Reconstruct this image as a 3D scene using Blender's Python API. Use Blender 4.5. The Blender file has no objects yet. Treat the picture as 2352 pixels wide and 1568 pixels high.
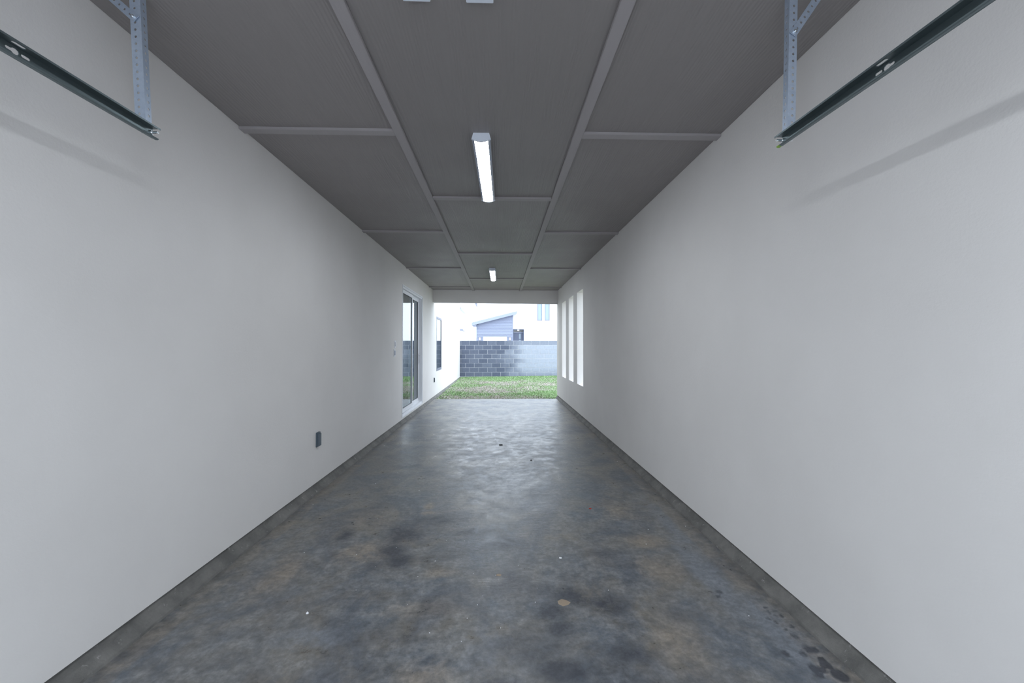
import bpy, bmesh, math, random
import numpy as np
from mathutils import Vector, Matrix
from mathutils.geometry import tessellate_polygon
random.seed(7); rng = np.random.default_rng(7)
S = bpy.context.scene
COL = S.collection
PI = math.pi

# ------------------------------------------------------------------ camera, sky, exposure
EYE = 1.40
cd = bpy.data.cameras.new('camera'); cam = bpy.data.objects.new('camera', cd); COL.objects.link(cam)
cd.sensor_fit = 'HORIZONTAL'; cd.sensor_width = 36.0; cd.lens = 934.0 / 2352 * 36.0
cd.clip_start = 0.02; cd.clip_end = 400
cam.location = (0, 0, EYE)
cam.rotation_euler = (PI / 2 + math.atan(11 / 934), 0, -math.atan(28 / 934))
S.camera = cam
W = bpy.data.worlds.new('overcast_sky'); S.world = W; W.use_nodes = True
bg = W.node_tree.nodes['Background']
bg.inputs[0].default_value = (0.78, 0.88, 1.0, 1); bg.inputs[1].default_value = 4.2      # flat bright overcast
S.view_settings.view_transform = 'Standard'; S.view_settings.look = 'None'
S.view_settings.gamma = 1.0; S.view_settings.use_curve_mapping = False
S.view_settings.exposure = 0.0
S.cycles.max_bounces = 9; S.cycles.diffuse_bounces = 6; S.cycles.glossy_bounces = 4
S.cycles.transmission_bounces = 8; S.cycles.sample_clamp_indirect = 10; S.cycles.adaptive_threshold = 0.02

# ------------------------------------------------------------------ materials
def mat(name, color, rough=0.6, metal=0.0, spec=0.5):
    m = bpy.data.materials.new(name); m.use_nodes = True
    b = m.node_tree.nodes['Principled BSDF']
    b.inputs['Base Color'].default_value = (*color, 1); b.inputs['Roughness'].default_value = rough
    b.inputs['Metallic'].default_value = metal; b.inputs['Specular IOR Level'].default_value = spec
    return m
class N:
    """tiny node helper"""
    def __init__(s, m): s.t = m.node_tree; s.b = s.t.nodes['Principled BSDF']
    def n(s, typ, **kw):
        x = s.t.nodes.new(typ)
        for k, v in kw.items(): setattr(x, k, v)
        return x
    def l(s, a, b): s.t.links.new(a, b)
    def pos(s, scale=(1, 1, 1), obj=False):
        c = s.n('ShaderNodeTexCoord') if obj else s.n('ShaderNodeNewGeometry')
        mp = s.n('ShaderNodeMapping'); mp.inputs['Scale'].default_value = scale
        s.l(c.outputs['Object' if obj else 'Position'], mp.inputs[0]); return mp.outputs[0]
    def noise(s, scale, detail=4, rough=0.55, vec=None, dist=0.0):
        x = s.n('ShaderNodeTexNoise'); x.inputs['Scale'].default_value = scale
        x.inputs['Detail'].default_value = detail; x.inputs['Roughness'].default_value = rough
        x.inputs['Distortion'].default_value = dist
        s.l(vec if vec is not None else s.pos(), x.inputs['Vector']); return x.outputs['Fac']
    def ramp(s, fac, stops):
        r = s.n('ShaderNodeValToRGB'); e = r.color_ramp.elements
        while len(e) < len(stops): e.new(0.5)
        for q, (p, c) in zip(e, stops):
            q.position = p; q.color = (*c, 1) if isinstance(c, tuple) else (c, c, c, 1)
        s.l(fac, r.inputs[0]); return r.outputs[0]
    def mix(s, fac, a, b, mode='MIX'):
        x = s.n('ShaderNodeMix', data_type='RGBA', blend_type=mode)
        for i, v in ((0, fac), (6, a), (7, b)):
            if hasattr(v, 'links'): s.l(v, x.inputs[i])
            elif isinstance(v, tuple): x.inputs[i].default_value = (*v, 1)
            else: x.inputs[i].default_value = v
        return x.outputs[2]
    def math(s, op, a, b=0.0, c=None, clamp=False):
        x = s.n('ShaderNodeMath', operation=op); x.use_clamp = clamp
        for i, v in ((0, a), (1, b), (2, c)):
            if v is None: continue
            if hasattr(v, 'links'): s.l(v, x.inputs[i])
            else: x.inputs[i].default_value = v
        return x.outputs[0]
    def bump(s, h, strength, dist=0.01, prev=None):
        x = s.n('ShaderNodeBump'); x.inputs['Strength'].default_value = strength
        x.inputs['Distance'].default_value = dist; s.l(h, x.inputs['Height'])
        if prev is not None: s.l(prev, x.inputs['Normal'])
        return x.outputs[0]

# stucco walls
M_wall = mat('painted_stucco', (0.7, 0.67, 0.63), 0.85, spec=0.25); g = N(M_wall)
g.l(g.mix(g.ramp(g.noise(1.1, 5), [(0.3, 0.0), (0.7, 1.0)]), (0.69, 0.665, 0.645), (0.74, 0.715, 0.695)), g.b.inputs['Base Color'])
g.l(g.bump(g.noise(75, 3, 0.6), 0.22, 0.004, g.bump(g.noise(4, 2), 0.15, 0.015)), g.b.inputs['Normal'])
# foundation / kerb concrete
M_curb = mat('curb_concrete', (0.2, 0.19, 0.17), 0.85); g = N(M_curb)
c = g.mix(g.ramp(g.noise(6, 6, 0.65), [(0.35, 0.0), (0.68, 1.0)]), (0.10, 0.098, 0.092), (0.185, 0.178, 0.165))
g.l(g.mix(g.ramp(g.noise(22, 5, 0.7), [(0.62, 0.0), (0.70, 0.6)]), c, (0.40, 0.39, 0.375)), g.b.inputs['Base Color'])
g.l(g.bump(g.noise(30, 6, 0.7), 0.6, 0.01), g.b.inputs['Normal'])
# floor slab: 'stain' attribute (R dark oil, G tan, B pale smooth) breaks up with noise
M_floor = mat('stained_concrete', (0.2, 0.2, 0.2), 0.45); g = N(M_floor)
at = g.n('ShaderNodeAttribute', attribute_name='stain'); sp = g.n('ShaderNodeSeparateColor'); g.l(at.outputs['Color'], sp.inputs[0])
n1 = g.noise(1.9, 6, 0.66, dist=0.4); n2 = g.noise(8, 8, 0.72, dist=0.25); n3 = g.noise(38, 4, 0.7)
n4 = g.noise(2.3, 6, 0.66, g.pos((1, 0.8, 1)), 0.8)
base = g.mix(g.ramp(n1, [(0.38, 0.0), (0.62, 1.0)]), (0.118, 0.137, 0.162), (0.198, 0.178, 0.148))
base = g.mix(g.ramp(n2, [(0.42, 0.0), (0.74, 1.0)]), base, (0.25, 0.25, 0.245))
base = g.mix(g.math('MULTIPLY', g.ramp(n4, [(0.47, 0.0), (0.62, 1.0)]), 0.62), base, (0.082, 0.097, 0.122))
base = g.mix(g.math('MULTIPLY', g.ramp(g.noise(4.6, 6, 0.72, dist=0.4), [(0.54, 0.0), (0.78, 1.0)]), 0.45), base, (0.33, 0.335, 0.34))
nb = g.math('ADD', g.math('MULTIPLY', n2, 0.6), g.math('MULTIPLY', g.noise(3.2, 4, 0.6), 0.4))
def brk(v, amt, lo, hi):
    return g.ramp(g.math('MULTIPLY', v, g.math('ADD', 1.0, g.math('MULTIPLY', g.math('SUBTRACT', nb, 0.5), amt))), [(lo, 0.0), (hi, 1.0)])
base = g.mix(g.math('MULTIPLY', brk(sp.outputs['Blue'], 2.5, 0.3, 0.8), 0.75), base, (0.205, 0.225, 0.255))
base = g.mix(g.math('MULTIPLY', brk(sp.outputs['Green'], 4.5, 0.25, 0.8), 0.7), base, (0.30, 0.25, 0.195))
base = g.mix(g.math('MULTIPLY', brk(sp.outputs['Red'], 5.0, 0.28, 0.95), 0.85), base, (0.040, 0.045, 0.060))
base = g.mix(0.7, base, g.ramp(n3, [(0.36, 0.58), (0.64, 1.04)]), 'MULTIPLY')
base = g.mix(0.6, base, g.ramp(g.noise(16, 6, 0.75), [(0.36, 0.68), (0.64, 1.2)]), 'MULTIPLY')
g.l(base, g.b.inputs['Base Color'])
rg = g.math('ADD', g.math('MULTIPLY', g.ramp(n2, [(0.3, 0.0), (0.7, 1.0)]), 0.28), 0.27)
rg = g.math('SUBTRACT', rg, g.math('MULTIPLY', g.ramp(n1, [(0.45, 0.0), (0.6, 1.0)]), 0.06))
g.l(rg, g.b.inputs['Roughness']); g.b.inputs['Specular IOR Level'].default_value = 0.55
g.l(g.bump(n3, 0.18, 0.004, g.bump(g.noise(14, 5, 0.65, g.pos((0.6, 1.8, 1))), 0.16, 0.010)), g.b.inputs['Normal'])
# ceiling plywood
M_ceil = mat('painted_plywood', (0.17, 0.16, 0.155), 0.5); g = N(M_ceil)
v = g.pos((1, 0.09, 1)); gr = g.n('ShaderNodeTexWave', wave_type='BANDS', bands_direction='X')
gr.inputs['Scale'].default_value = 16; gr.inputs['Distortion'].default_value = 16; gr.inputs['Detail'].default_value = 3
gr.inputs['Detail Scale'].default_value = 0.55; g.l(v, gr.inputs['Vector'])
oi = g.n('ShaderNodeObjectInfo')
g.l(g.mix(oi.outputs['Random'], (0.262, 0.242, 0.238), (0.285, 0.262, 0.258)), g.b.inputs['Base Color'])
g.l(g.math('ADD', g.math('MULTIPLY', g.noise(3, 4), 0.25), 0.36), g.b.inputs['Roughness'])
g.l(g.bump(gr.outputs['Fac'], 0.28, 0.004, g.bump(g.noise(60, 3, 0.6, g.pos((1, 0.12, 1))), 0.2, 0.004)), g.b.inputs['Normal'])
M_batten = mat('lit_batten_paint', (0.37, 0.345, 0.35), 0.55); g = N(M_batten)  # lighter than the panels: light on the battens put into the colour
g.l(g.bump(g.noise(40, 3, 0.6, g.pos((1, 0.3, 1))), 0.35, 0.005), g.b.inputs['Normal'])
# metals, plastics
M_galv = mat('galvanised_steel', (0.46, 0.54, 0.66), 0.42, 0.55); g = N(M_galv)
g.l(g.mix(g.noise(70, 3), (0.38, 0.46, 0.58), (0.56, 0.63, 0.74)), g.b.inputs['Base Color'])
M_track = mat('dark_galvanised_track', (0.16, 0.2, 0.21), 0.36, 0.75); g = N(M_track)
g.l(g.mix(g.noise(9, 3, 0.5, g.pos((1, 0.15, 1))), (0.12, 0.155, 0.165), (0.21, 0.25, 0.26)), g.b.inputs['Base Color'])
M_bolt = mat('zinc_bolt', (0.85, 0.88, 0.9), 0.2, 1.0)
M_lime = mat('lime_paint', (0.25, 0.42, 0.06), 0.5)
M_vinyl = mat('white_vinyl', (0.78, 0.79, 0.82), 0.4)
M_gasket = mat('dark_gasket', (0.05, 0.06, 0.07), 0.6)
M_glass = bpy.data.materials.new('window_glass'); M_glass.use_nodes = True; b = M_glass.node_tree.nodes['Principled BSDF']
b.inputs['Base Color'].default_value = (0.78, 0.92, 0.95, 1); b.inputs['Transmission Weight'].default_value = 1.0
b.inputs['Roughness'].default_value = 0.0; b.inputs['IOR'].default_value = 1.6
M_grey_plastic = mat('grey_plastic', (0.085, 0.11, 0.135), 0.45)
M_white_plastic = mat('white_plastic', (0.75, 0.75, 0.78), 0.4)
M_lamp_body = mat('lamp_housing', (0.74, 0.79, 0.88), 0.4)
M_lens = mat('lamp_lens_edge', (0.42, 0.46, 0.55), 0.3)
M_led = bpy.data.materials.new('lit_diffuser'); M_led.use_nodes = True; b = M_led.node_tree.nodes['Principled BSDF']
b.inputs['Base Color'].default_value = (0.9, 0.9, 0.9, 1); b.inputs['Emission Color'].default_value = (0.86, 0.93, 1, 1); b.inputs['Emission Strength'].default_value = 66.0
M_frame_grey = mat('grey_window_frame', (0.2, 0.21, 0.27), 0.5)
M_room = mat('dim_room_paint', (0.35, 0.36, 0.38), 0.9)
M_drive = mat('pale_concrete', (0.6, 0.59, 0.58), 0.85)
N(M_drive)
# block wall
M_block = mat('concrete_block', (0.15, 0.16, 0.19), 0.9); g = N(M_block)
ps = g.n('ShaderNodeSeparateXYZ'); g.l(g.pos(), ps.inputs[0])
oi = g.n('ShaderNodeObjectInfo')
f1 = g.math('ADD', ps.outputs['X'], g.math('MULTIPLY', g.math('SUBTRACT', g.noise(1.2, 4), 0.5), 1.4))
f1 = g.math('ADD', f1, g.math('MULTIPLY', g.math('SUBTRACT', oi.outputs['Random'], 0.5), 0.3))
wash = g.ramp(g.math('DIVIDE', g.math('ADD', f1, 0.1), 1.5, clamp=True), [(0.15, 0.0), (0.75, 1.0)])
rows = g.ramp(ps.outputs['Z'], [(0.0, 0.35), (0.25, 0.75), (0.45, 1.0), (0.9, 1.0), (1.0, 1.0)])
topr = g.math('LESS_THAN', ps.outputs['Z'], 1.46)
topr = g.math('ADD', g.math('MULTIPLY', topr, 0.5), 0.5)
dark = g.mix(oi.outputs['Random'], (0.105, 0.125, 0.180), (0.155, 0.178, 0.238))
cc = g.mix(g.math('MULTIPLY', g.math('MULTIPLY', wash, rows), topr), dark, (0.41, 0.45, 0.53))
g.l(g.mix(0.5, cc, g.ramp(g.noise(14, 6, 0.7), [(0.25, 0.55), (0.75, 1.0)]), 'MULTIPLY'), g.b.inputs['Base Color'])
g.l(g.bump(g.noise(80, 4, 0.7), 0.5, 0.006), g.b.inputs['Normal'])
M_mortar = mat('pale_mortar', (0.56, 0.56, 0.59), 0.95)
# lawn
M_grass = mat('grass_blade', (0.2, 0.3, 0.1), 0.6); g = N(M_grass)
ga = g.n('ShaderNodeAttribute', attribute_name='tint'); g.l(ga.outputs['Color'], g.b.inputs['Base Color'])
g.b.inputs['Subsurface Weight'].default_value = 0.0
M_soil = mat('lawn_soil', (0.16, 0.16, 0.09), 0.95); g = N(M_soil)
g.l(g.mix(g.ramp(g.noise(3, 6), [(0.4, 0.0), (0.6, 1.0)]), (0.15, 0.2, 0.09), (0.26, 0.23, 0.18)), g.b.inputs['Base Color'])
# far houses
M_siding = mat('blue_grey_siding', (0.225, 0.25, 0.33), 0.7)
M_fascia = mat('pale_blue_fascia', (0.24, 0.27, 0.35), 0.7)
M_white_render = mat('white_render', (0.8, 0.8, 0.8), 0.9)
M_roof = mat('grey_roof', (0.22, 0.235, 0.29), 0.8)
M_pale_roof = mat('pale_roof', (0.46, 0.47, 0.51), 0.8)
M_entry = mat('slate_entry', (0.115, 0.135, 0.195), 0.6)
M_skyglass = mat('painted_sky_pane', (0.25, 0.31, 0.36), 0.1)  # opaque pane, pale sky reflection put into its base colour
M_gdoor = mat('white_garage_door', (0.85, 0.85, 0.85), 0.6)
M_lantern = mat('lantern_metal', (0.2, 0.2, 0.22), 0.5)
M_lglow = bpy.data.materials.new('lantern_glow'); M_lglow.use_nodes = True; b = M_lglow.node_tree.nodes['Principled BSDF']
b.inputs['Emission Color'].default_value = (1, 0.97, 0.9, 1); b.inputs['Emission Strength'].default_value = 2.5

# ------------------------------------------------------------------ helpers
def obj(name, bm, m, parent=None, smooth=False, bevel=0.0):
    if bevel: bmesh.ops.bevel(bm, geom=list(bm.edges), offset=bevel, segments=2, affect='EDGES', clamp_overlap=True)
    bmesh.ops.recalc_face_normals(bm, faces=bm.faces)
    me = bpy.data.meshes.new(name); bm.to_mesh(me); bm.free(); me.materials.append(m)
    if smooth: me.shade_smooth()
    o = bpy.data.objects.new(name, me); COL.objects.link(o)
    if parent is not None:
        o.parent = parent; o.matrix_parent_inverse = Matrix.Translation(-parent.location) if parent.type == 'EMPTY' else Matrix()
    return o
def bx(bm, x0, x1, y0, y1, z0, z1):
    v = [bm.verts.new(p) for p in ((x0,y0,z0),(x1,y0,z0),(x1,y1,z0),(x0,y1,z0),(x0,y0,z1),(x1,y0,z1),(x1,y1,z1),(x0,y1,z1))]
    for f in ((0,1,2,3),(4,5,6,7),(0,1,5,4),(1,2,6,5),(2,3,7,6),(3,0,4,7)): bm.faces.new([v[i] for i in f])
    return bm
def box(*a): return bx(bmesh.new(), *a)
def prism(bm, pts, fn, w0, w1):
    """extrude polygon pts (u,v) between w0 and w1; fn maps (u,v,w)->xyz"""
    a = [bm.verts.new(fn(u, v, w0)) for u, v in pts]; b = [bm.verts.new(fn(u, v, w1)) for u, v in pts]
    bm.faces.new(a); bm.faces.new(b[::-1]); n = len(pts)
    for i in range(n): bm.faces.new((a[i], a[(i+1) % n], b[(i+1) % n], b[i]))
    return bm
def plate(bm, outer, holes, fn, w0, w1):
    """a sheet with real openings: polygon with holes, given thickness"""
    loops = [outer] + holes
    flat = [p for l in loops for p in l]
    tris = tessellate_polygon([[Vector((u, v, 0)) for u, v in l] for l in loops])
    A = [bm.verts.new(fn(u, v, w0)) for u, v in flat]; B = [bm.verts.new(fn(u, v, w1)) for u, v in flat]
    for t in tris:
        try: bm.faces.new([A[i] for i in t]); bm.faces.new([B[i] for i in t[::-1]])
        except ValueError: pass
    k = 0
    for l in loops:
        n = len(l)
        for i in range(n):
            a, b = k + i, k + (i + 1) % n
            bm.faces.new((A[a], A[b], B[b], B[a]))
        k += n
    return bm
def rect(a, b, c, d): return [(a, c), (b, c), (b, d), (a, d)]
def ring(cx, cy, r, n=10, sx=1.0): return [(cx + math.cos(2*PI*i/n) * r * sx, cy + math.sin(2*PI*i/n) * r) for i in range(n)]
def slot(cx, cy, hl, r, n=5):
    return [(cx + hl + math.cos(-PI/2 + PI*i/n) * r, cy + math.sin(-PI/2 + PI*i/n) * r) for i in range(n + 1)] + \
           [(cx - hl + math.cos(PI/2 + PI*i/n) * r, cy + math.sin(PI/2 + PI*i/n) * r) for i in range(n + 1)]
XYZ = lambda u, v, w: (u, v, w)
YZX = lambda u, v, w: (w, u, v)      # u along y, v along z, w along x
XZY = lambda u, v, w: (u, w, v)      # u along x, v along z, w along y
def cyl(bm, p0, p1, r, n=12):
    p0, p1 = Vector(p0), Vector(p1); d = (p1 - p0).normalized(); q = d.to_track_quat('Z', 'Y')
    a = [bm.verts.new(p0 + q @ Vector((math.cos(2*PI*i/n)*r, math.sin(2*PI*i/n)*r, 0))) for i in range(n)]
    b = [bm.verts.new(p1 + q @ Vector((math.cos(2*PI*i/n)*r, math.sin(2*PI*i/n)*r, 0))) for i in range(n)]
    bm.faces.new(a); bm.faces.new(b[::-1])
    for i in range(n): bm.faces.new((a[i], a[(i+1) % n], b[(i+1) % n], b[i]))
    return bm
def tag(o, label, cat, group=None):
    o['label'] = label; o['category'] = cat
    if group: o['group'] = group
    return o
def thing(name, loc, label, cat, group=None):
    o = bpy.data.objects.new(name, None); COL.objects.link(o); o.location = loc
    o.empty_display_size = 0.1
    return tag(o, label, cat, group)
def struct(name, bm, m, **k):
    o = obj(name, bm, m, **k); o['kind'] = 'structure'; return o

# ------------------------------------------------------------------ the passage (garage)
XL, XR, ZC = -1.767, 1.552, 2.89
Y0, YE, YW = -0.75, 10.80, 11.0
CB = -0.05
# left wall runs on past the passage along the yard
wl = plate(bmesh.new(), rect(Y0, 18.05, 0.104, 6.2), [rect(7.43, 9.335, 0.1041, 2.515), rect(11.40, 12.37, 0.705, 2.235)], YZX, XL, XL - 0.2)
for v in wl.verts:
    if v.co.z < 0.11 and v.co.y > 17: v.co.z = 0.035
struct('wall_left', wl, M_wall)
SL = [(7.54, 8.125), (8.537, 9.11), (9.51, 10.092)]
struct('wall_right', plate(bmesh.new(), rect(Y0, YW, 0.084, 3.15), [rect(a, b, 0.648, 2.475) for a, b in SL], YZX, XR, XR + 0.25), M_wall)
# kerbs below the plaster (slightly recessed at the top, spreading at the foot)
random.seed(3)
def curb(name, x, s, z, y0, y1, zb0=0.0, zb1=0.0, zt1=None):
    bm = bmesh.new(); rows = []
    n = int((y1 - y0) / 0.12)
    for i in range(n + 1):
        y = y0 + (y1 - y0) * i / n; t = i / n
        zt = z + ((zt1 - z) * t if zt1 is not None else 0)
        j = lambda a: (random.random() - 0.5) * a
        zb = zb0 + (zb1 - zb0) * t
        pr = [(x - s*0.16, zb - 0.06), (x + s*(0.055 + j(.012)), zb - 0.06), (x + s*(0.034 + j(.012)), zb + 0.012 + j(.006)), (x - s*(0.004 + j(.006)), zb + 0.05), (x - s*0.024, zt + 0.004), (x - s*0.16, zt + 0.004)]
        rows.append([bm.verts.new((px, y, pz)) for px, pz in pr])
    for a, b in zip(rows, rows[1:]):
        for k in range(6): bm.faces.new((a[k], a[(k+1) % 6], b[(k+1) % 6], b[k]))
    bm.faces.new(rows[0]); bm.faces.new(rows[-1][::-1])
    return struct(name, bm, M_curb, smooth=False)
curb('baseboard_left', XL, 1, 0.104, Y0, 18.05, 0, 0.0, None)
curb('baseboard_right', XR, -1, 0.084, Y0, YW)
bpy.data.objects['baseboard_left'].scale = (1, 1, 1)
# shorten kerb height where the wall foot falls along the yard
me = bpy.data.objects['baseboard_left'].data
for v in me.vertices:
    if v.co.y > YW and v.co.z > 0.08: v.co.z -= (v.co.y - YW) / 7.05 * 0.065
# far header over the opening, with its drip edge
hb = bmesh.new(); prism(hb, [(XL, 2.575), (XR, 2.545), (XR, 3.15), (XL, 3.15)], XZY, YE, YW)
struct('wall_back', hb, M_wall)
tr = bmesh.new(); prism(tr, [(XL + 0.03, 2.552), (XR - 0.012, 2.523), (XR - 0.012, 2.545), (XL + 0.03, 2.574)], XZY, YE + 0.004, YE + 0.03)
struct('trim_1', tr, M_wall)
# front wall with the vehicle opening, behind the camera
struct('wall_front', plate(bmesh.new(), [(XL - 0.2, 0), (-1.56, 0), (-1.56, 2.62), (1.3, 2.62), (1.3, 0), (XR + 0.25, 0), (XR + 0.25, 3.15), (XL - 0.2, 3.15)], [], XZY, Y0 - 0.15, Y0), M_wall)
# ceiling: deck + plywood panels + battens
ceil = struct('ceiling', box(XL - 0.2, XR + 0.25, Y0, YW, ZC + 0.012, 3.17), M_ceil)
XB1, XB2 = -0.697, 0.548
side_y = [0.36, 2.82, 5.28, 7.73, 10.2]; mid_y = [1.63, 4.07, 6.50, 8.92]
def cut(ys): return [Y0] + ys + [YE]
for (a, b), ys in (((XL, XB1), cut(side_y)), ((XB1, XB2), cut(mid_y)), ((XB2, XR), cut(side_y))):
    for y0, y1 in zip(ys, ys[1:]):
        obj('panel', box(a + 0.0015, b - 0.0015, y0 + 0.0015, y1 - 0.0015, ZC, ZC + 0.0125), M_ceil, ceil)
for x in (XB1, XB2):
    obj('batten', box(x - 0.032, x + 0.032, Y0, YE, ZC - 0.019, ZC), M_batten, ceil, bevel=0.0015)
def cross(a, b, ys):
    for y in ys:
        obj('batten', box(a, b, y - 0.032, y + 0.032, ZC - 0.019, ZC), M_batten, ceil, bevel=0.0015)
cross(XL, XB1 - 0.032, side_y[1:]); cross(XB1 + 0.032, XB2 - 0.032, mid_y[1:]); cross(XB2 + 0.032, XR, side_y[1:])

# ------------------------------------------------------------------ floor slab with stain map
def grid_axis(parts):
    out = []
    for a, b, s in parts:
        n = max(1, round((b - a) / s)); out += [a + (b - a) * i / n for i in range(n)]
    return np.array(out + [parts[-1][1]])
gx = grid_axis([(XL - 0.02, XR + 0.02, 0.0155)]); gy = grid_axis([(Y0 - 0.15, 1.35, 0.15), (1.35, 4.2, 0.0155), (4.2, 10.84, 0.05)])
GX, GY = np.meshgrid(gx, gy); st = np.zeros(GX.shape + (4,), np.float32); st[..., 3] = 1
def blob(ch, x, y, rx, ry, amp=1.0, rot=0.0):
    c, s = math.cos(rot), math.sin(rot)
    u = (GX - x) * c + (GY - y) * s; v = -(GX - x) * s + (GY - y) * c
    d = np.sqrt((u / rx) ** 2 + (v / ry) ** 2)
    st[..., ch] = np.maximum(st[..., ch], np.clip(1.25 - d, 0, 1) * amp)
for a in [(-0.72,3.07,.17,.26), (-0.74,2.84,.13,.14), (-0.66,2.68,.14,.13), (-0.48,3.32,.28,.14,.85), (-0.80,2.62,.10,.10,.8), (-1.15,3.05,.10,.22,.75), (-1.14,2.78,.10,.12,.6),
          (0.40,2.30,.17,.10), (0.58,2.22,.15,.13), (0.47,2.26,.15,.10), (0.27,2.16,.14,.13,.9), (0.31,2.02,.13,.10,.9), (0.56,1.86,.22,.10,.7), (0.27,1.76,.20,.12,.8),
          (-0.02,1.70,.16,.09,.9), (0.05,2.9,.25,.16,.6), (-0.05,2.45,.28,.20,.6), (0.15,1.9,.3,.2,.6), (-0.35,2.2,.18,.12,.5), (-0.62,2.0,.25,.12,.45), (-1.2,2.3,.2,.15,.5),
          (0.25,2.35,.12,.10,.75), (-0.2,3.1,.2,.12,.6), (-1.0,1.75,.2,.1,.5), (0.7,2.75,.22,.1,.6), (0.95,2.1,.2,.12,.5),
          (-0.53,10.42,.42,.10,.95), (0.10,10.24,.36,.09,1), (-0.95,10.34,.14,.05,.9), (-1.60,10.25,.09,.11,1), (-1.62,10.62,.10,.08,1)]:
    blob(0, *a)
for a in [(-0.95,2.82,.26,.20,.75), (-1.05,3.35,.35,.3,.5), (-0.42,2.2,.3,.12,.55), (1.05,2.9,.18,.16,.75), (1.0,2.55,.22,.25,.6), (-1.35,2.5,.2,.4,.55), (-0.3,1.75,.2,.15,.6), (0.85,1.9,.2,.3,.55), (-0.62,3.62,.06,.14,.8), (-0.6,3.45,.08,.05,.95), (1.0,3.5,.25,.4,.5), (-0.35,2.55,.15,.1,.55)]:
    blob(1, *a)
for a in [(1.28,2.5,.12,.6,1), (1.38,1.95,.12,.5,1), (1.33,3.2,.10,.8,.7), (0.2,4.1,.6,.6,.6), (-0.1,1.85,.25,.3,.5), (-0.9,2.0,.3,.15,.6), (0.3,3.6,.4,.3,.6)]:
    blob(2, *a)
for xc, w_ in ((XL + 0.06, 0.09), (XR - 0.07, 0.10)):          # dusty brown strip along each kerb
    st[..., 1] = np.maximum(st[..., 1], np.clip(1.3 - np.abs(GX - xc) / w_, 0, 0.42))
hard = np.zeros(GX.shape, np.float32)
for x, y, r in [(1.424,2.152,.011),(1.415,2.118,.012),(1.456,2.13,.011),(1.432,2.09,.013),(1.461,2.086,.012),(1.381,2.068,.012),(1.401,2.038,.014),(1.459,2.005,.012),(1.414,1.985,.012),(1.424,1.94,.018),(1.425,1.857,.022),(1.452,1.851,.018),(1.382,1.829,.016),(1.433,1.763,.022),(1.366,1.746,.02),(1.392,1.736,.016),(1.356,1.707,.02),(1.446,1.704,.03),(1.439,1.79,.016),(1.30,1.83,.02),(1.25,2.3,.02),(1.22,2.26,.015)]:
    d = np.sqrt((GX - x) ** 2 + ((GY - y) / 1.1) ** 2) / (r * 0.78)
    hard = np.maximum(hard, np.clip(1.9 - d, 0, 1) * 1.0)
st[..., 0] = np.maximum(st[..., 0], hard)
ny, nx = GX.shape
V = np.stack([GX, GY, np.zeros_like(GX)], -1).reshape(-1, 3)
idx = np.arange(nx * ny).reshape(ny, nx)
F = np.stack([idx[:-1, :-1], idx[:-1, 1:], idx[1:, 1:], idx[1:, :-1]], -1).reshape(-1, 4)
me = bpy.data.meshes.new('floor'); me.from_pydata(V.tolist(), [], F.tolist())
ca = me.color_attributes.new('stain', 'FLOAT_COLOR', 'POINT'); ca.data.foreach_set('color', st.reshape(-1))
me.materials.append(M_floor); me.update()
bm = bmesh.new(); bm.from_mesh(me)                       # give the slab its thickness
be = [e for e in bm.edges if e.is_boundary]
r = bmesh.ops.extrude_edge_only(bm, edges=be)
for v in [q for q in r['geom'] if isinstance(q, bmesh.types.BMVert)]: v.co.z = -0.12
bm.to_mesh(me); bm.free()
fo = bpy.data.objects.new('floor', me); COL.objects.link(fo); fo['kind'] = 'structure'

# ------------------------------------------------------------------ ground, yard
struct('ground', box(-70, 70, -40, 110, -0.30, -0.09), M_drive)
gl = bmesh.new()
ys = [10.84, 12, 14, 16, 18.4]
def lz(x, y): return -0.035 + max(0, (y - 10.84)) / 7.5 * (0.075 + 0.012 * x)
rows = [[gl.verts.new((x, y, lz(x, y))) for x in (-1.80, 0, 2, 4, 6.6)] for y in ys]
for a, b2 in zip(rows, rows[1:]):
    for i in range(4): gl.faces.new((a[i], a[i+1], b2[i+1], b2[i]))
r = bmesh.ops.extrude_edge_only(gl, edges=[e for e in gl.edges if e.is_boundary])
for v in [q for q in r['geom'] if isinstance(q, bmesh.types.BMVert)]: v.co.z = -0.2
bx(gl, XR + 0.25, 6.6, -0.9, 10.84, -0.2, -0.035)
struct('ground_yard', gl, M_soil)
# grass blades
NB = 95000
xs = rng.uniform(-1.72, 3.4, NB); yy = rng.uniform(10.87, 18.12, NB)
keep = ~((xs > XR - 0.03) & (yy < YW + 0.03)) | (xs > XR + 0.3)
keep &= ~((xs < -1.66) & (rng.random(NB) < 0.6))
xs, yy = xs[keep], yy[keep]; n = len(xs)
def vnoise(x, y, s, seed):
    r2 = np.random.default_rng(seed); g2 = r2.random((64, 64)); u = (x * s) % 63; v = (y * s) % 63
    i, j = u.astype(int), v.astype(int); a, b3 = u - i, v - j; a = a*a*(3-2*a); b3 = b3*b3*(3-2*b3)
    return (g2[i, j]*(1-a)*(1-b3) + g2[i+1, j]*a*(1-b3) + g2[i, j+1]*(1-a)*b3 + g2[i+1, j+1]*a*b3)
nz = 0.55*vnoise(xs+9, yy, 1.3, 1) + 0.3*vnoise(xs+9, yy, 3.5, 2) + 0.15*vnoise(xs+9, yy, 9, 3)
def band(x, y, rx, ry): return np.exp(-((xs-x)/rx)**2 - ((yy-y)/ry)**2)
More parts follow.
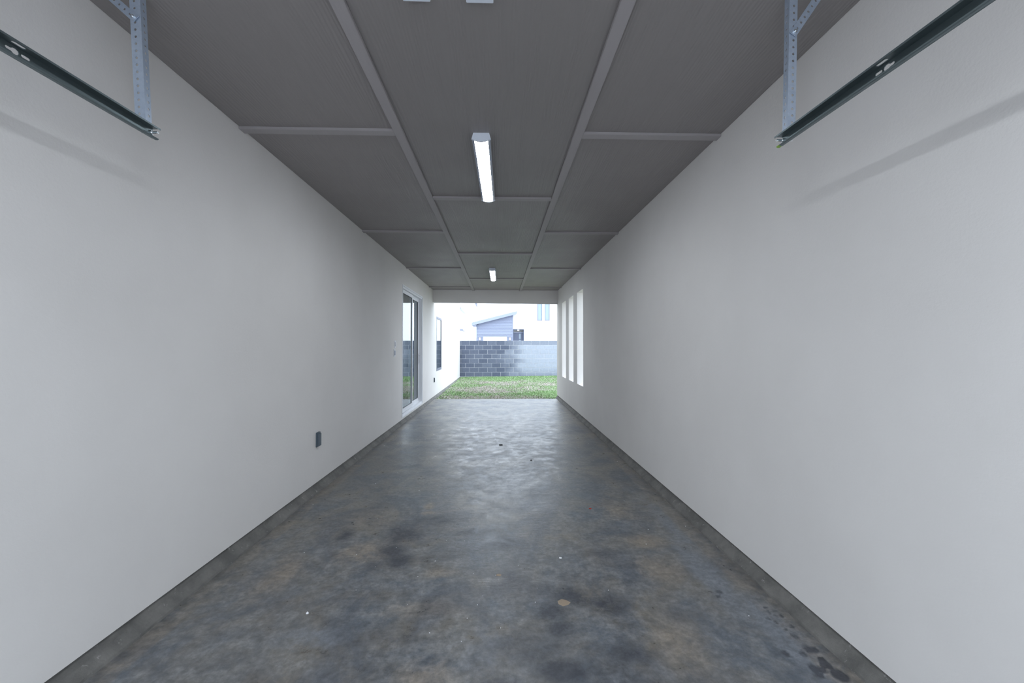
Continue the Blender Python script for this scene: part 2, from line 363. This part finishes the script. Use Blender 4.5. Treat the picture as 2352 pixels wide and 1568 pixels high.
dry = (nz - 0.5)*1.6 + 0.42 + 0.75*band(-0.7, 11.0, 1.0, .35) + 0.4*band(0.6, 10.95, 1.1, .18) + 0.8*band(-0.6, 13.0, .6, .8) + 0.55*band(0.4, 15.4, 1.4, .5) + 0.55*band(1.6, 14.6, 1.0, .5) + .4*band(0.4,13.4,.5,.5) - 0.5*band(0.6, 11.9, 1.7, .35) - 0.6*band(2.0, 11.6, .6, 1.2) - .5*band(0.3,17.6,2.5,.7)
p = rng.random(n); isdry = p < np.clip(dry, 0.06, 0.92)
hgt = rng.uniform(0.022, 0.05, n) * np.where(isdry, 0.75, 1.0); ang = rng.uniform(0, 2*PI, n); lean = rng.uniform(0.1, 0.9, n)*hgt
z0 = -0.035 + (yy - 10.84)/7.5*(0.075 + 0.012*xs) - 0.004
wd = rng.uniform(0.004, 0.008, n)
dx, dy = np.cos(ang), np.sin(ang)
P0 = np.stack([xs - dy*wd, yy + dx*wd, z0], -1); P1 = np.stack([xs + dy*wd, yy - dx*wd, z0], -1)
P2 = np.stack([xs + dx*lean + dy*wd*.5, yy + dy*lean - dx*wd*.5, z0 + hgt*.8], -1); P3 = np.stack([xs + dx*lean*1.8, yy + dy*lean*1.8, z0 + hgt], -1)
V = np.stack([P0, P1, P2, P3], 1).reshape(-1, 3); k = np.arange(n)*4
F = np.stack([k, k+1, k+2, k+3], -1)
gc = np.array([0.17, 0.33, 0.11]); gc2 = np.array([0.36, 0.50, 0.24]); dc = np.array([0.72, 0.66, 0.61]); dc2 = np.array([0.34, 0.29, 0.27])
t = rng.random(n)[:, None]
colr = np.where(isdry[:, None], dc*t + dc2*(1-t), gc*t + gc2*(1-t)) * rng.uniform(0.6, 1.25, n)[:, None]
me = bpy.data.meshes.new('grass'); me.vertices.add(len(V)); me.vertices.foreach_set('co', V.reshape(-1))
me.loops.add(n*4); me.loops.foreach_set('vertex_index', F.reshape(-1)); me.polygons.add(n); me.polygons.foreach_set('loop_start', np.arange(n)*4)
me.update(calc_edges=True)
ca = me.color_attributes.new('tint', 'FLOAT_COLOR', 'POINT')
ca.data.foreach_set('color', np.repeat(np.concatenate([colr, np.ones((n, 1))], 1), 4, axis=0).astype(np.float32).reshape(-1))
me.materials.append(M_grass)
go = bpy.data.objects.new('grass', me); COL.objects.link(go); go['kind'] = 'stuff'
tag(go, 'short patchy green and straw-coloured lawn between the slab and block wall', 'grass')

# block wall at the end of the yard
BY = 18.2; ZB = 0.053; PX = 0.392
bw = struct('wall_boundary', box(-2.55, 6.6, BY + 0.006, BY + 0.19, -0.15, ZB + 1.595), M_mortar)
bmh = box(0, PX - 0.011, 0, 0.03, 0, 0.189); bmesh.ops.bevel(bmh, geom=list(bmh.edges), offset=0.003, segments=1, affect='EDGES')
first = obj('block', bmh, M_block, bw)
cnt = 0
for row in range(8):
    x = -1.332 - 3 * PX + (0.0 if (7 - row) % 2 == 0 else PX / 2)
    while x < 6.2:
        o = first if cnt == 0 else first.copy()
        if cnt: COL.objects.link(o)
        o.location = (x, BY + random.uniform(-.003, .003), ZB + row * 0.2)
        cnt += 1; x += PX

# ------------------------------------------------------------------ dim room behind the glass
rm = bmesh.new(); bx(rm, -5.2, XL - 0.2, 6.2, 14.2, 0.02, 2.75)
bmesh.ops.reverse_faces(rm, faces=rm.faces)
# cut away the face that coincides with the wall
for f in [f for f in rm.faces if all(abs(v.co.x - (XL - 0.2)) < 1e-4 for v in f.verts)]: rm.faces.remove(f)
me = bpy.data.meshes.new('wall_inner_room'); rm.to_mesh(me); rm.free(); me.materials.append(M_room)
o = bpy.data.objects.new('wall_inner_room', me); COL.objects.link(o); o['kind'] = 'structure'
sh = bmesh.new()                                   # outer shell of the house, keeps daylight out of the room
bx(sh, -9.0, -5.25, 4.5, 18.05, 0, 6.2); bx(sh, -5.25, XL - 0.21, 17.85, 18.05, 0, 6.2); bx(sh, -5.25, XL - 0.21, 4.5, 6.1, 0, 6.2)
bx(sh, -5.25, XL - 0.21, 6.1, 17.85, 2.8, 6.2); bx(sh, -5.25, XL - 0.21, 14.3, 17.85, -0.05, 2.8)
struct('wall_house', sh, M_white_render)

# ------------------------------------------------------------------ sliding glass door
dr = bpy.data.objects.new('door_1', None); COL.objects.link(dr); dr['kind'] = 'structure'
DY0, DY1, DZ0, DZ1 = 7.43, 9.335, 0.104, 2.515
fr = plate(bmesh.new(), rect(DY0, DY1, DZ0, DZ1), [rect(DY0 + 0.035, DY1 - 0.035, DZ0 + 0.055, DZ1 - 0.05)], YZX, XL - 0.005, XL - 0.16)
plate(fr, rect(DY0 - 0.012, DY1 + 0.012, DZ0 + 0.001, DZ1 + 0.012), [rect(DY0 + 0.012, DY1 - 0.012, DZ0 + 0.02, DZ1 - 0.012)], YZX, XL + 0.008, XL - 0.004)
bx(fr, XL - 0.075, XL - 0.065, DY0 + 0.035, DY1 - 0.035, DZ1 - 0.075, DZ1 - 0.05)   # head track fin
bx(fr, XL - 0.066, XL - 0.060, DY0 + 0.035, DY1 - 0.035, DZ0 + 0.055, DZ0 + 0.075)  # sill track fin
obj('door_frame', fr, M_vinyl, dr)
def sash(y0, y1, x, wl_, wr_):
    z0, z1 = DZ0 + 0.062, DZ1 - 0.055
    s = obj('sash', plate(bmesh.new(), rect(y0, y1, z0, z1), [rect(y0 + wl_, y1 - wr_, z0 + 0.075, z1 - 0.065)], YZX, x, x - 0.032), M_vinyl, dr)
    obj('gasket', plate(bmesh.new(), rect(y0 + wl_ - .002, y1 - wr_ + .002, z0 + 0.073, z1 - 0.063), [rect(y0 + wl_ + 0.007, y1 - wr_ - 0.007, z0 + 0.082, z1 - 0.072)], YZX, x - 0.008, x - 0.026), M_gasket, s)
    obj('glass', box(x - 0.020, x - 0.014, y0 + wl_ - .001, y1 - wr_ + .001, z0 + 0.074, z1 - 0.064), M_glass, s)
    return s
sash(DY0 + 0.037, 8.435, XL - 0.030, 0.05, 0.055)
s2 = sash(8.39, DY1 - 0.04, XL - 0.075, 0.05, 0.07)
hd = bmesh.new(); hx = XL - 0.075
hy = 9.25
bx(hd, hx, hx + 0.006, hy - 0.018, hy + 0.018, 1.00, 1.235)
cyl(hd, (hx + 0.004, hy, 1.03), (hx + 0.045, hy, 1.035), 0.008); cyl(hd, (hx + 0.004, hy, 1.205), (hx + 0.045, hy, 1.20), 0.008)
bx(hd, hx + 0.038, hx + 0.052, hy - 0.010, hy + 0.010, 1.03, 1.206)
h = obj('handle', hd, M_white_plastic, s2); h['label'] = 'white pull handle'

# house window along the yard
wn = bpy.data.objects.new('window_1', None); COL.objects.link(wn); wn['kind'] = 'structure'
obj('window_frame', plate(bmesh.new(), rect(11.402, 12.368, 0.707, 2.233), [rect(11.45, 12.32, 0.765, 2.175)], YZX, XL + 0.004, XL - 0.05), M_frame_grey, wn)
obj('glass', box(XL - 0.014, XL - 0.008, 11.448, 12.322, 0.763, 2.177), M_glass, wn)

# ------------------------------------------------------------------ small fittings on the left wall
def cover(name, y, z, wy, hz, dep, m, label, cat, lid=True):
    t = thing(name, (XL, y, z), label, cat)
    obj('back_plate', box(XL, XL + dep*0.45, y - wy/2, y + wy/2, z - hz/2, z + hz/2), m, t, bevel=0.003)
    if lid: obj('lid', box(XL + dep*0.45, XL + dep, y - wy/2*0.84, y + wy/2*0.84, z - hz/2*0.9, z + hz/2*0.86), m, t, bevel=0.004)
    return t
t = cover('outlet_cover', 4.003, 0.500, 0.066, 0.140, 0.03, M_grey_plastic, 'dark grey weatherproof outlet box low on the wall before the sliding door', 'outlet')
hg = bmesh.new(); cyl(hg, (XL + 0.018, 3.98, 0.566), (XL + 0.018, 4.026, 0.566), 0.005)
obj('hinge', hg, M_grey_plastic, t)
t = thing('light_switch', (XL, 6.898, 1.432), 'upper of two white cover plates beside the sliding door, a light switch', 'switch')
obj('plate', box(XL, XL + 0.008, 6.862, 6.935, 1.372, 1.495), M_white_plastic, t, bevel=0.003)
obj('rocker', box(XL + 0.008, XL + 0.022, 6.882, 6.916, 1.398, 1.47), M_white_plastic, t, bevel=0.003)
t = thing('outlet', (XL, 6.858, 1.289), 'lower of two white cover plates beside the sliding door, with grey insert', 'outlet')
obj('plate', box(XL, XL + 0.012, 6.822, 6.895, 1.226, 1.352), M_white_plastic, t, bevel=0.003)
o = obj('insert', box(XL + 0.012, XL + 0.02, 6.842, 6.876, 1.25, 1.328), M_lens, t, bevel=0.003); o['label'] = 'grey outlet insert'
cover('outlet_cover', 10.965, 0.497, 0.07, 0.13, 0.028, M_grey_plastic, 'small grey outlet cover below the window where the yard wall begins', 'outlet')

# ------------------------------------------------------------------ ceiling strip lights
def strip_light(name, y0, y1, xc, yaw, label):
    t = thing(name, (xc, y0, ZC), label, 'ceiling light', 'ceiling strip lights')
    def prof(w_top, w_bot, zt, zs, zb, n=8):
        pts = [(-w_top/2, zt), (-w_bot/2, zs)]
        for i in range(1, n): 
            a = i / n; pts.append((-w_bot/2 + w_bot*a, zs - (zs - zb)*math.sin(PI*a)))
        return pts + [(w_bot/2, zs), (w_top/2, zt)]
    L = y1 - y0
    def place(o): o.parent = t; o.matrix_parent_inverse = Matrix(); o.rotation_euler = (0, 0, 0)
    hs = bmesh.new(); prism(hs, [(-0.050, 0), (-0.060, -0.036), (0.060, -0.036), (0.050, 0)], XZY, 0.012, L - 0.012)
    place(obj('housing', hs, M_lamp_body))
    for ya, yb in ((0, 0.014), (L - 0.014, L)):
        cb = bmesh.new(); prism(cb, prof(0.111, 0.136, 0, -0.044, -0.060), XZY, ya, yb)
        place(obj('end_cap', cb, M_lamp_body))
    for s in (-1, 1):
        ls = bmesh.new(); prism(ls, [(s*0.060, -0.035), (s*0.065, -0.042), (s*0.0475, -0.054), (s*0.0475, -0.036)], XZY, 0.014, L - 0.014)
        place(obj('lens_edge', ls, M_lens))
    db = bmesh.new(); n = 8
    pts = [(-0.046, -0.037)] + [(-0.046 + 0.092*i/n, -0.0515 - 0.006*math.sin(PI*i/n)) for i in range(n + 1)] + [(0.046, -0.037)]
    prism(db, pts, XZY, 0.014, L - 0.014); place(obj('diffuser', db, M_led))
    t.rotation_euler = (0, 0, yaw)
    return t
strip_light('strip_light', 2.827, 4.035, -0.131, -0.014, 'nearer and larger of two lit white strip lights on the ceiling')
strip_light('strip_light', 7.722, 8.925, -0.144, -0.003, 'farther, smaller lit white strip light near the far ceiling opening')
strip_light('strip_light', -0.55, 0.65, -0.12, 0.0, 'added strip light, unseen overhead just inside the vehicle opening, brightening the near walls')  # unseen extra lamp, added to brighten the near walls
# white mounting plates for the door opener at the top of the picture
for (a, b, y, lab) in ((-0.412, -0.296, 1.728, 'left of two white mounting blocks on the ceiling, barely in view'), (-0.144, -0.028, 1.728, 'right of two white mounting blocks on the ceiling, nearer the strip light')):
    t = thing('mounting_block', ((a+b)/2, y - 0.2, ZC), lab, 'mounting block', 'ceiling mounting blocks')
    obj('block_body', box(a, b, y - 0.42, y, ZC - 0.022, ZC), M_lamp_body, t, bevel=0.002)
    for yy_ in (y - 0.38, y - 0.06): obj('screw', cyl(bmesh.new(), ((a+b)/2, yy_, ZC - 0.022), ((a+b)/2, yy_, ZC - 0.028), 0.009), M_bolt, t)

# ------------------------------------------------------------------ overhead door tracks and hangers
def track(s, xw, yend, z0, z1, keyh, small, notch, label, lime):
    """s = +1: channel opens towards +x (left-hand side track); web at xw"""
    t = thing('door_track', (xw, yend, z0), label, 'door track')
    ya = -0.72
    sag = lambda y: -0.017 * max(0.0, (yend - y)) / 1.0
    T = 0.0022
    def fn(off=0.0): return lambda u, v, w: (xw + s*(w + off), u, v + sag(u))
    web = bmesh.new()
    plate(web, [(ya, z0), (yend, z0), (yend, z1), (ya, z1)], [keyh, small], fn(), 0, T)
    obj('web', web, M_track, t)
    tf = bmesh.new(); FW = 0.036   # top flange, sheet in the horizontal plane, with a notch slot
    plate(tf, [(ya, 0), (yend, 0), (yend, FW), (ya, FW)], [notch], lambda u, v, w: (xw + s*v, u, z1 - w + sag(u)), 0, T)
    prism(tf, [(FW - T, z1 - T), (FW, z1 - T), (FW, z1 - 0.007), (FW - T, z1 - 0.007)], lambda u, v, w: (xw + s*u, w, v + sag(w)), ya, yend)
    obj('top_flange', tf, M_track, t)
    lf = bmesh.new()   # rolled lower lip
    poly = [(0, z0 + 0.004), (0.0012, z0 + 0.001), (0.004, z0), (0.012, z0), (0.0155, z0 + 0.0015), (0.017, z0 + 0.005), (0.0152, z0 + 0.0055), (0.0135, z0 + 0.003), (0.004, z0 + 0.0022), (0.0022, z0 + 0.004)]
    prism(lf, poly, lambda u, v, w: (xw + s*u, w, v + sag(w)), ya, yend + 0.014)
    obj('lower_lip', lf, M_track, t, smooth=False)
    if lime:
        ll = bmesh.new(); prism(ll, [(p[0]*1.02, p[1] - 0.0004) for p in poly], lambda u, v, w: (xw + s*u, w, v), yend - 0.002, yend + 0.0155)
        o = obj('paint_mark', ll, M_lime, t); o['label'] = 'lime green paint on the track end'
    return t
def keyhole(y, z, d):
    # big round with a narrower slot on one side
    big = [(y + math.cos(a)*0.0115, z + math.sin(a)*0.0095) for a in [0.5 + i*(2*PI - 1.0)/8 for i in range(9)]]
    pts = big + [(y + 0.022, z - 0.0045), (y + 0.0255, z), (y + 0.022, z + 0.0045)]
    if d < 0: pts = [(2*y - a, b) for a, b in pts][::-1]
    return pts
track(1, -1.50, 1.79, 2.296, 2.338, keyhole(1.291, 2.319, -1), slot(1.320, 2.319, .008, .0045), slot(1.288, 0.016, 0.012, 0.006),
      'dark steel overhead door track hanging along the left wall', False)
track(-1, 1.22, 1.71, 2.264, 2.303, keyhole(1.234, 2.286, -1), slot(1.262, 2.286, .008, .0045), slot(1.235, 0.016, 0.012, 0.006),
      'dark steel overhead door track along the right wall, green paint on its end', True)

def hanger(s, xw, ybot, ytop, zbot, wfront, brace_top, label):
    """L-shaped perforated angle: front leg faces the camera, side leg runs back along the track web"""
    t = thing('track_hanger', (xw, ytop, ZC), label, 'hanger')
    L = ZC - zbot; lean = (ytop - ybot) / L; T = 0.0025; x0 = xw - s*0.0005
    n = int((L - 0.02) / 0.0285)
    hs = [0.022 + 0.0285*i for i in range(n)]
    fl = bmesh.new()
    plate(fl, rect(0, wfront, 0.035, L), [ring(wfront*0.58, h, 0.0056, 8) for h in hs[1:]], lambda u, v, w: (x0 - s*u, ybot + lean*v + w, zbot + v), 0, T)
    obj('front_leg', fl, M_galv, t)
    sl = bmesh.new()
    plate(sl, rect(T, 0.030, 0, L), [ring(0.017, h, 0.0056, 8) for h in hs], lambda u, v, w: (x0 - s*w, ybot + lean*v + u, zbot + v), 0, T)
    obj('side_leg', sl, M_galv, t)
    # bolts: track bolt at the foot, brace bolt higher up
    bb = bmesh.new(); zc = zbot + 0.0285*0 + 0.002
    cyl(bb, (x0 - s*0.035, ybot + 0.018, zbot + 0.012), (x0 + s*0.034, ybot + 0.018, zbot + 0.012), 0.0045)
    cyl(bb, (x0 + s*0.0015, ybot + 0.018, zbot + 0.012), (x0 + s*0.009, ybot + 0.018, zbot + 0.012), 0.0085, 6)
    obj('bolt', bb, M_bolt, t)
    # diagonal brace
    p0 = Vector((xw - s*wfront*0.62, 0, brace_top[2])); p1 = Vector((brace_top[0], 0, ZC)); d = p1 - p0; LL = d.length; d.normalize(); q = Vector((-d.z, 0, d.x))
    yb = ybot + lean*(brace_top[2] - zbot)
    nb = int((LL + 0.0) / 0.0285)
    fb = bmesh.new()
    def fn(u, v, w):
        p = p0 + d*v + q*u; return (p.x, yb - 0.003 - w, p.z)
    plate(fb, rect(-0.016, 0.016, -0.014, LL - 0.0), [ring(0, 0.0285*i + 0.020, 0.0056, 8) for i in range(nb) if 0.0285*i + 0.028 < LL], fn, 0, T)
    br = obj('brace', fb, M_galv, t)
    b2 = bmesh.new(); cyl(b2, (p0.x, yb + 0.006, p0.z), (p0.x, yb - 0.011, p0.z), 0.0078, 6); cyl(b2, (p0.x, yb + 0.01, p0.z), (p0.x, yb - 0.016, p0.z), 0.004)
    obj('bolt', b2, M_bolt, t)
hanger(1, -1.50, 1.762, 1.722, 2.305, 0.044, (-1.66, 0, 2.772), 'perforated galvanised steel angle holding the end of the left door track')
hanger(-1, 1.22, 1.683, 1.660, 2.272, 0.035, (1.355, 0, 2.725), 'perforated galvanised steel angle holding the end of the right door track')

# ------------------------------------------------------------------ litter on the slab
def chip(name, x, y, r, h, m, label, cat, seed, stretch=1.0):
    random.seed(seed); bm = bmesh.new(); n = 7
    pts = [(math.cos(2*PI*i/n)*r*random.uniform(.7, 1.2)*stretch, math.sin(2*PI*i/n)*r*random.uniform(.7, 1.2)) for i in range(n)]
    a = [bm.verts.new((x + u, y + v, 0.0)) for u, v in pts]; b = [bm.verts.new((x + u*.8, y + v*.8, h*random.uniform(.6, 1.1))) for u, v in pts]
    bm.faces.new(a); bm.faces.new(b[::-1])
    for i in range(n): bm.faces.new((a[i], a[(i+1) % n], b[(i+1) % n], b[i]))
    return tag(obj(name, bm, m), label, cat)
M_red = mat('red_scrap', (0.38, 0.03, 0.02), 0.5); M_chip = mat('white_chip', (0.8, 0.8, 0.82), 0.7); M_dk = mat('dark_scrap', (0.015, 0.015, 0.02), 0.6)
M_tan = mat('tan_putty', (0.30, 0.235, 0.17), 0.7)
chip('scrap', 0.781, 3.501, 0.011, 0.006, M_red, 'tiny red scrap on the concrete floor', 'scrap', 1, 1.2)
chip('plaster_chip', -1.009, 2.181, 0.0085, 0.005, M_chip, 'small white plaster chip on the floor nearest the left curb', 'chip', 2, 0.8)
chip('plaster_chip', 0.401, 2.697, 0.0095, 0.004, M_chip, 'small flat white flake on the floor above the darkest oil stain', 'chip', 3, 1.3)
chip('scrap', 0.019, 5.78, 0.018, 0.012, M_dk, 'small black sliver on the shiny middle of the floor', 'scrap', 4, 1.6)
chip('scrap', 0.385, 5.0, 0.011, 0.008, M_dk, 'small dark scrap on the shiny floor, nearer than the black sliver', 'scrap', 5, 1.1)
chip('putty_patch', 0.348, 2.231, 0.030, 0.0015, M_tan, 'tan oval putty patch stuck to the floor beside the dark stain', 'patch', 6, 1.2)
chip('putty_patch', -0.007, 2.509, 0.016, 0.0015, M_tan, 'tiny tan putty patch near the middle of the floor', 'patch', 7, 1.3)
cr = bmesh.new(); random.seed(11)
for i in range(90):
    x = random.gauss(-0.2, 0.75); y = random.uniform(1.9, 6.5)
    if not (-1.66 < x < 1.46): continue
    r = random.uniform(0.001, 0.0022)*(1 + 0.15*(y - 2)); bx(cr, x - r, x + r, y - r, y + r, 0.0, r*1.2)
o = obj('plaster_crumbs', cr, M_chip); o['kind'] = 'stuff'; tag(o, 'fine white plaster crumbs scattered over the concrete floor', 'crumbs')

# ------------------------------------------------------------------ houses across the street
GY = 45.0
gh = thing('neighbour_garage', (-0.6, GY, 0), 'blue-grey lap-sided garage with sloping roof behind the block wall', 'garage')
def roofz(x): return 3.80 + (x + 2.597) * (4.907 - 3.805) / (1.446 + 2.597)
obj('wall', prism(bmesh.new(), [(-2.56, -0.1), (1.41, -0.1), (1.41, roofz(1.41) - 0.02), (-2.56, roofz(-2.56) - 0.02)], XZY, GY + 0.05, GY + 1.1), M_siding, gh)
z = 0.1; P = 0.165
while z < 4.9:
    zt = z + P
    segs = [(-2.58, 1.43)] if z >= 2.46 else [(-2.58, -1.87), (0.82, 1.43)]
    for a, b in segs:
        if z > 3.8: a = max(a, -2.597 + (z - 3.80) / 0.2725)
        if a >= b - 0.05: continue
        a2 = max(a, -2.597 + (zt - 3.80) / 0.2725) if zt > 3.8 else a
        zz = zt
        if a2 > b: a2 = b; 
        bm = bmesh.new()
        vs = []
        for (x, zq, yq) in ((a, z, GY - 0.035), (b, z, GY - 0.035), (b, min(zt, roofz(b)), GY + 0.02), (a2, min(zt, roofz(b)), GY + 0.02)): vs.append((x, yq, zq))
        A = [bm.verts.new(v) for v in vs]; B = [bm.verts.new((v[0], GY + 0.06, v[2])) for v in vs]
        bm.faces.new(A); bm.faces.new(B[::-1])
        for i in range(4): bm.faces.new((A[i], A[(i+1) % 4], B[(i+1) % 4], B[i]))
        obj('siding_board', bm, M_siding, gh)
    z += P
for x in (-2.60, 1.41): obj('corner_board', box(x, x + 0.05, GY - 0.03, GY + 0.06, 0, roofz(x) - 0.0), M_fascia, gh)
rf = obj('roof', prism(bmesh.new(), [(-3.02, 3.72), (1.88, 5.055), (1.88, 5.24), (-3.02, 3.93)], XZY, GY - 0.38, GY + 1.15), M_roof, gh)
obj('fascia', prism(bmesh.new(), [(-3.08, 3.66), (1.83, 4.93), (1.93, 5.27), (-3.08, 4.0)], XZY, GY - 0.45, GY - 0.38), M_fascia, gh)
obj('gutter_end', prism(bmesh.new(), [(-3.08, 3.68), (-2.86, 3.50), (-2.60, 3.55), (-2.60, 3.80)], XZY, GY - 0.37, GY + 0.0), M_roof, gh)
gd = obj('garage_door', box(-1.80, 0.76, GY - 0.03, GY + 0.04, 0, 2.46), M_gdoor, gh)
for i in range(4): obj('door_panel', box(-1.77, 0.73, GY - 0.045, GY - 0.03, 0.04 + i*0.605, 0.60 + i*0.605), M_gdoor, gd)
obj('door_casing', plate(bmesh.new(), rect(-1.87, 0.82, 0, 2.53), [rect(-1.80, 0.76, 0.001, 2.46)], XZY, GY - 0.05, GY + 0.03), M_fascia, gh)
for x, lab in ((-2.2, 'small wall lantern at the left of the garage door across the street'), (1.12, 'small wall lantern between the garage door and dark entry')):
    t = thing('wall_lantern', (x, GY - 0.06, 2.24), lab, 'lantern', 'wall lanterns beside the garage door')
    obj('hood', prism(bmesh.new(), [(x - .1, 2.34), (x + .1, 2.34), (x + .04, 2.43), (x - .04, 2.43)], XZY, GY - 0.24, GY - 0.06), M_lantern, t)
    obj('lamp_glass', box(x - 0.055, x + 0.055, GY - 0.21, GY - 0.10, 2.10, 2.34), M_lglow, t)
    obj('bracket', box(x - 0.085, x + 0.085, GY - 0.10, GY - 0.05, 2.04, 2.36), M_lantern, t)
    obj('foot', box(x - 0.08, x + 0.08, GY - 0.23, GY - 0.06, 2.06, 2.10), M_lantern, t)

MY = 46.2
mh = thing('white_house', (3, MY, 0), 'white two-storey house rising behind and beside the blue-grey garage', 'house')
k = 46.2/45
ex0, ex1, ez = 1.50, 2.75, 3.35
obj('wall', plate(bmesh.new(), [(-2.58, 0), (ex0, 0), (ex0, ez), (ex1, ez), (ex1, 0), (11, 0), (11, 7.2), (-2.58, 7.2)],
    [rect(4.26, 4.84, 4.31, 6.35), rect(5.12, 5.69, 4.31, 6.35)], XZY, MY, MY + 0.3), M_white_render, mh)
obj('side_wall', box(-2.58, 11, MY + 0.9, MY + 8, 0, 7.2), M_white_render, mh)
obj('roof', prism(bmesh.new(), [(-3.1, 7.2), (11.6, 7.2), (11.6, 7.45), (-3.1, 7.45)], XZY, MY - 0.5, MY + 8.4), M_roof, mh)
obj('gable_bracket', prism(bmesh.new(), [(-2.59, 5.78), (-2.59, 7.2), (-3.05, 7.2), (-3.05, 6.6)], XZY, MY - 0.05, MY + 0.8), M_roof, mh)
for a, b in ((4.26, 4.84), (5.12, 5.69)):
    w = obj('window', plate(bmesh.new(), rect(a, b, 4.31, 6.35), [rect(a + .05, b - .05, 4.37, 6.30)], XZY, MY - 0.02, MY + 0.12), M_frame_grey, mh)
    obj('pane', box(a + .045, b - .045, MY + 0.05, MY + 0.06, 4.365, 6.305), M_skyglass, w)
en = obj('entry', plate(bmesh.new(), [(ex0, 0), (ex0 + .06, 0), (ex0 + .06, ez - .07), (ex1 - .06, ez - .07), (ex1 - .06, 0), (ex1, 0), (ex1, ez), (ex0, ez)], [], XZY, MY - 0.03, MY + 0.8), M_entry, mh)
dd = obj('front_door', box(ex0 + .06, ex1 - .06, MY + 0.5, MY + 0.58, 0, 2.92), M_entry, mh)
obj('transom_band', box(ex0 + .06, ex1 - .06, MY + 0.42, MY + 0.5, 2.92, 3.02), M_fascia, mh)
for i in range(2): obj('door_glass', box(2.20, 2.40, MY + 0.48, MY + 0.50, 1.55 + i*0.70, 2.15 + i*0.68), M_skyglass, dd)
obj('door_handle', box(2.30, 2.36, MY + 0.44, MY + 0.48, 1.0, 1.3), M_bolt, dd)
cb = bmesh.new(); cyl(cb, (2.1, MY + 0.12, ez - .07), (2.1, MY + 0.12, ez - .16), 0.10, 14); o = obj('porch_light', cb, M_lglow, mh)

# neighbour on the left, only its corner shows past the house wall
nh = thing('corner_house', (-9, 60, 0), 'white house corner with grey eaves just past the yard wall', 'house')
obj('wall', box(-14, -5.52, 60, 70, 0, 3.72), M_white_render, nh)
obj('upper_wall', box(-14, -6.1, 60.5, 70, 3.7, 7.3), M_white_render, nh)
obj('fascia', prism(bmesh.new(), [(-14, 3.84), (-5.38, 3.66), (-5.38, 3.93), (-14, 4.3)], XZY, 59.5, 59.56), M_roof, nh)
obj('roof', prism(bmesh.new(), [(-14, 3.9), (-5.40, 3.74), (-4.98, 3.60), (-4.98, 3.72), (-5.4, 3.92), (-14, 4.28)], XZY, 59.58, 64), M_pale_roof, nh)
obj('upper_roof', prism(bmesh.new(), [(-14, 6.95), (-5.75, 6.95), (-5.42, 7.15), (-5.42, 7.32), (-6.2, 8.0), (-14, 9)], XZY, 59.9, 70), M_pale_roof, nh)
obj('upper_fascia', prism(bmesh.new(), [(-14, 6.92), (-5.73, 6.92), (-5.73, 7.12), (-14, 7.3)], XZY, 59.84, 59.9), M_roof, nh)
fh = thing('distant_house', (-5.9, 80, 0), 'pale hipped roof far behind, between the two nearer houses', 'house')
obj('wall', box(-7.6, -4.0, 80, 88, 0, 2.5), M_white_render, fh)
rb = bmesh.new(); q = [rb.verts.new(v) for v in ((-8, 79.5, 2.45), (-3.8, 79.5, 2.45), (-3.8, 88.5, 2.45), (-8, 88.5, 2.45), (-6.2, 83, 3.5), (-5.6, 85, 3.5))]
for f in ((0,1,2,3), (0,1,4), (1,2,5,4), (2,3,5), (3,0,4,5)): rb.faces.new([q[i] for i in f])
obj('roof', rb, M_pale_roof, fh)
